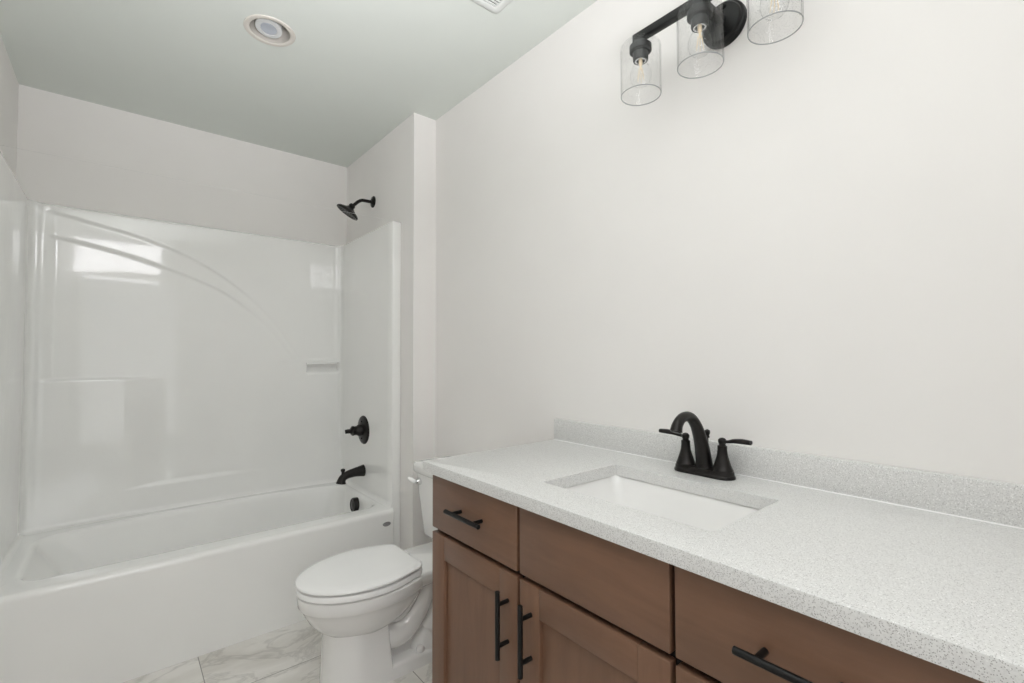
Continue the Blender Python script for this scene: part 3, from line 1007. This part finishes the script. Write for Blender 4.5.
for yy in (0.787, 0.607, 0.427):
    bm = lathe(B(), (LX, yy, LZ - .009), (0, 0, -1), [(0, 0), (0, .018), (.010, .018), (.014, .026), (.018, .031), (.034, .031), (.037, .028), (.038, .0215), (.058, .0215), (.062, .020), (.062, .016), (.045, .014), (.045, 0)], 32)
    s_ = obj('socket', bm, 'black', vl)
    bm = lathe(B(), (LX, yy, LZ - .053), (0, 0, -1), [(0, .0165), (.017, .0165), (.0185, .0160), (.0185, .0120), (0, .0120)], 28, cap=False)
    obj('socket_ring', bm, 'chrome', s_)
    # glass shade: open bottom, shouldered top, 3 mm wall
    t0 = LZ - .024
    ro, th, hgt = .0565, .0024, .148
    prof = [(0.0, .020), (0.0, ro - .010), (.002, ro - .004), (.006, ro - .001), (.012, ro), (hgt - .002, ro), (hgt, ro - .0006), (hgt + .0003, ro - th / 2), (hgt, ro - th + .0006), (hgt - .002, ro - th), (.013, ro - th), (.008, ro - th - .001), (.0045, ro - th - .004), (.0028, ro - th - .010), (.0028, .020)]
    bm = lathe(B(), (LX, yy, t0), (0, 0, -1), prof + [prof[0]], 64, cap=False)
    for f in bm.faces:
        if f.calc_center_median().z < t0 - hgt + .0025 and abs(f.normal.z) >= 0:
            f.material_index = 1
    g = obj('glass_shade', bm, ['glass', 'glassrim'], vl, sharp=60)
    bm = lathe(B(), (LX, yy, LZ - .060), (0, 0, -1), [(0, .0115), (.008, .0120), (.018, .0150), (.030, .0235), (.044, .0290), (.058, .0298), (.070, .0262), (.080, .0180), (.086, .0085), (.0875, 0)], 36)
    bl = obj('bulb', bm, 'bulbglass', vl); bl['label'] = 'clear filament bulb'
    bm = B()
    lathe(bm, (LX, yy, LZ - .060), (0, 0, -1), [(0, .006), (.022, .005), (.026, .0025), (.036, .002), (.036, 0)], 14)
    for k in range(6):
        a = 2 * PI * k / 6
        p0 = (LX + .005 * math.cos(a), yy + .005 * math.sin(a), LZ - .092); p1 = (LX + .010 * math.cos(a + .5), yy + .010 * math.sin(a + .5), LZ - .128)
        tube(bm, [p0, p1], [.0007, .0007], 6, 2)
    obj('filament', bm, 'filament', bl)

# ------------------------------------------------------------------ recessed downlight and ceiling vent
dl = thing('recessed_downlight', 'round white recessed ceiling light with a tilting lamp face', 'ceiling light', (DL[0], DL[1], H))
bm = lathe(B(), (DL[0], DL[1], H), (0, 0, -1), [(-.055, .060), (-.055, .0615), (0.0, .0705), (.0015, .0700), (.004, .0740), (.005, .080), (.0035, .088), (.0005, .0900), (.0002, .072), (-.02, .0722), (-.056, .0705), (-.056, .060)], 64, cap=False)
obj('trim_ring', bm, 'trim', dl)
bm = lathe(B(), (DL[0], DL[1], H + .058), (0, 0, 1), [(0, .0700), (.006, .0700), (.006, 0)], 40)
obj('housing', bm, 'dark', dl)
tax = Vector((-.10, -.12, -1)).normalized()
bm = lathe(B(), (DL[0] - .003, DL[1] - .003, H + .036), tax, [(0, .030), (.002, .044), (.030, .0470), (.034, .0465), (.036, .044), (.0365, .030), (.034, .028), (.034, 0)], 48)
lf = obj('lamp_face', bm, 'lampring', dl)
bm = lathe(B(), Vector((DL[0] - .003, DL[1] - .003, H + .036)) + tax * .0335, tax, [(0, .028), (.002, .0275), (.003, .024), (.002, .021), (.0028, .008), (.001, 0)], 36)
obj('lens', bm, 'lens', lf)

vt = thing('ceiling_vent', 'white slotted exhaust vent on the ceiling near the right wall', 'vent', (0.92, 1.21, H))
VX0, VX1, VYa, VYb = 0.790, 1.046, 1.082, 1.337
bm = B()
cxv, cyv, hv = (VX0 + VX1) / 2, (VYa + VYb) / 2, (VX1 - VX0) / 2


def vloop(h, z, r, ns=6):
    return rect_loop(cxv - h, cxv + h, cyv - h, cyv + h, z, r, ns)


inn = hv - .034
loft(bm, [vloop(hv, H - .0005, .022), vloop(hv, H - .004, .022), vloop(hv - .004, H - .009, .020), vloop(hv - .012, H - .013, .016), vloop(inn + .003, H - .014, .006), vloop(inn, H - .012, .004), vloop(inn, H - .002, .004)], False, False)
obj('cover_frame', bm, 'vent', vt, sharp=50)
bm = box(B(), (cxv - inn, cyv - inn, H - .004), (cxv + inn, cyv + inn, H - .002))
obj('backing', bm, 'dark', vt, smooth=False)
nsl = 15
for k in range(nsl):
    yk = cyv - inn + (k + .5) * 2 * inn / nsl
    bm = box(B(), (cxv - inn - .001, yk - .0038, H - .0125), (cxv + inn + .001, yk + .0038, H - .0085), .0008, 1)
    obj('slat', bm, 'vent', vt, smooth=False)
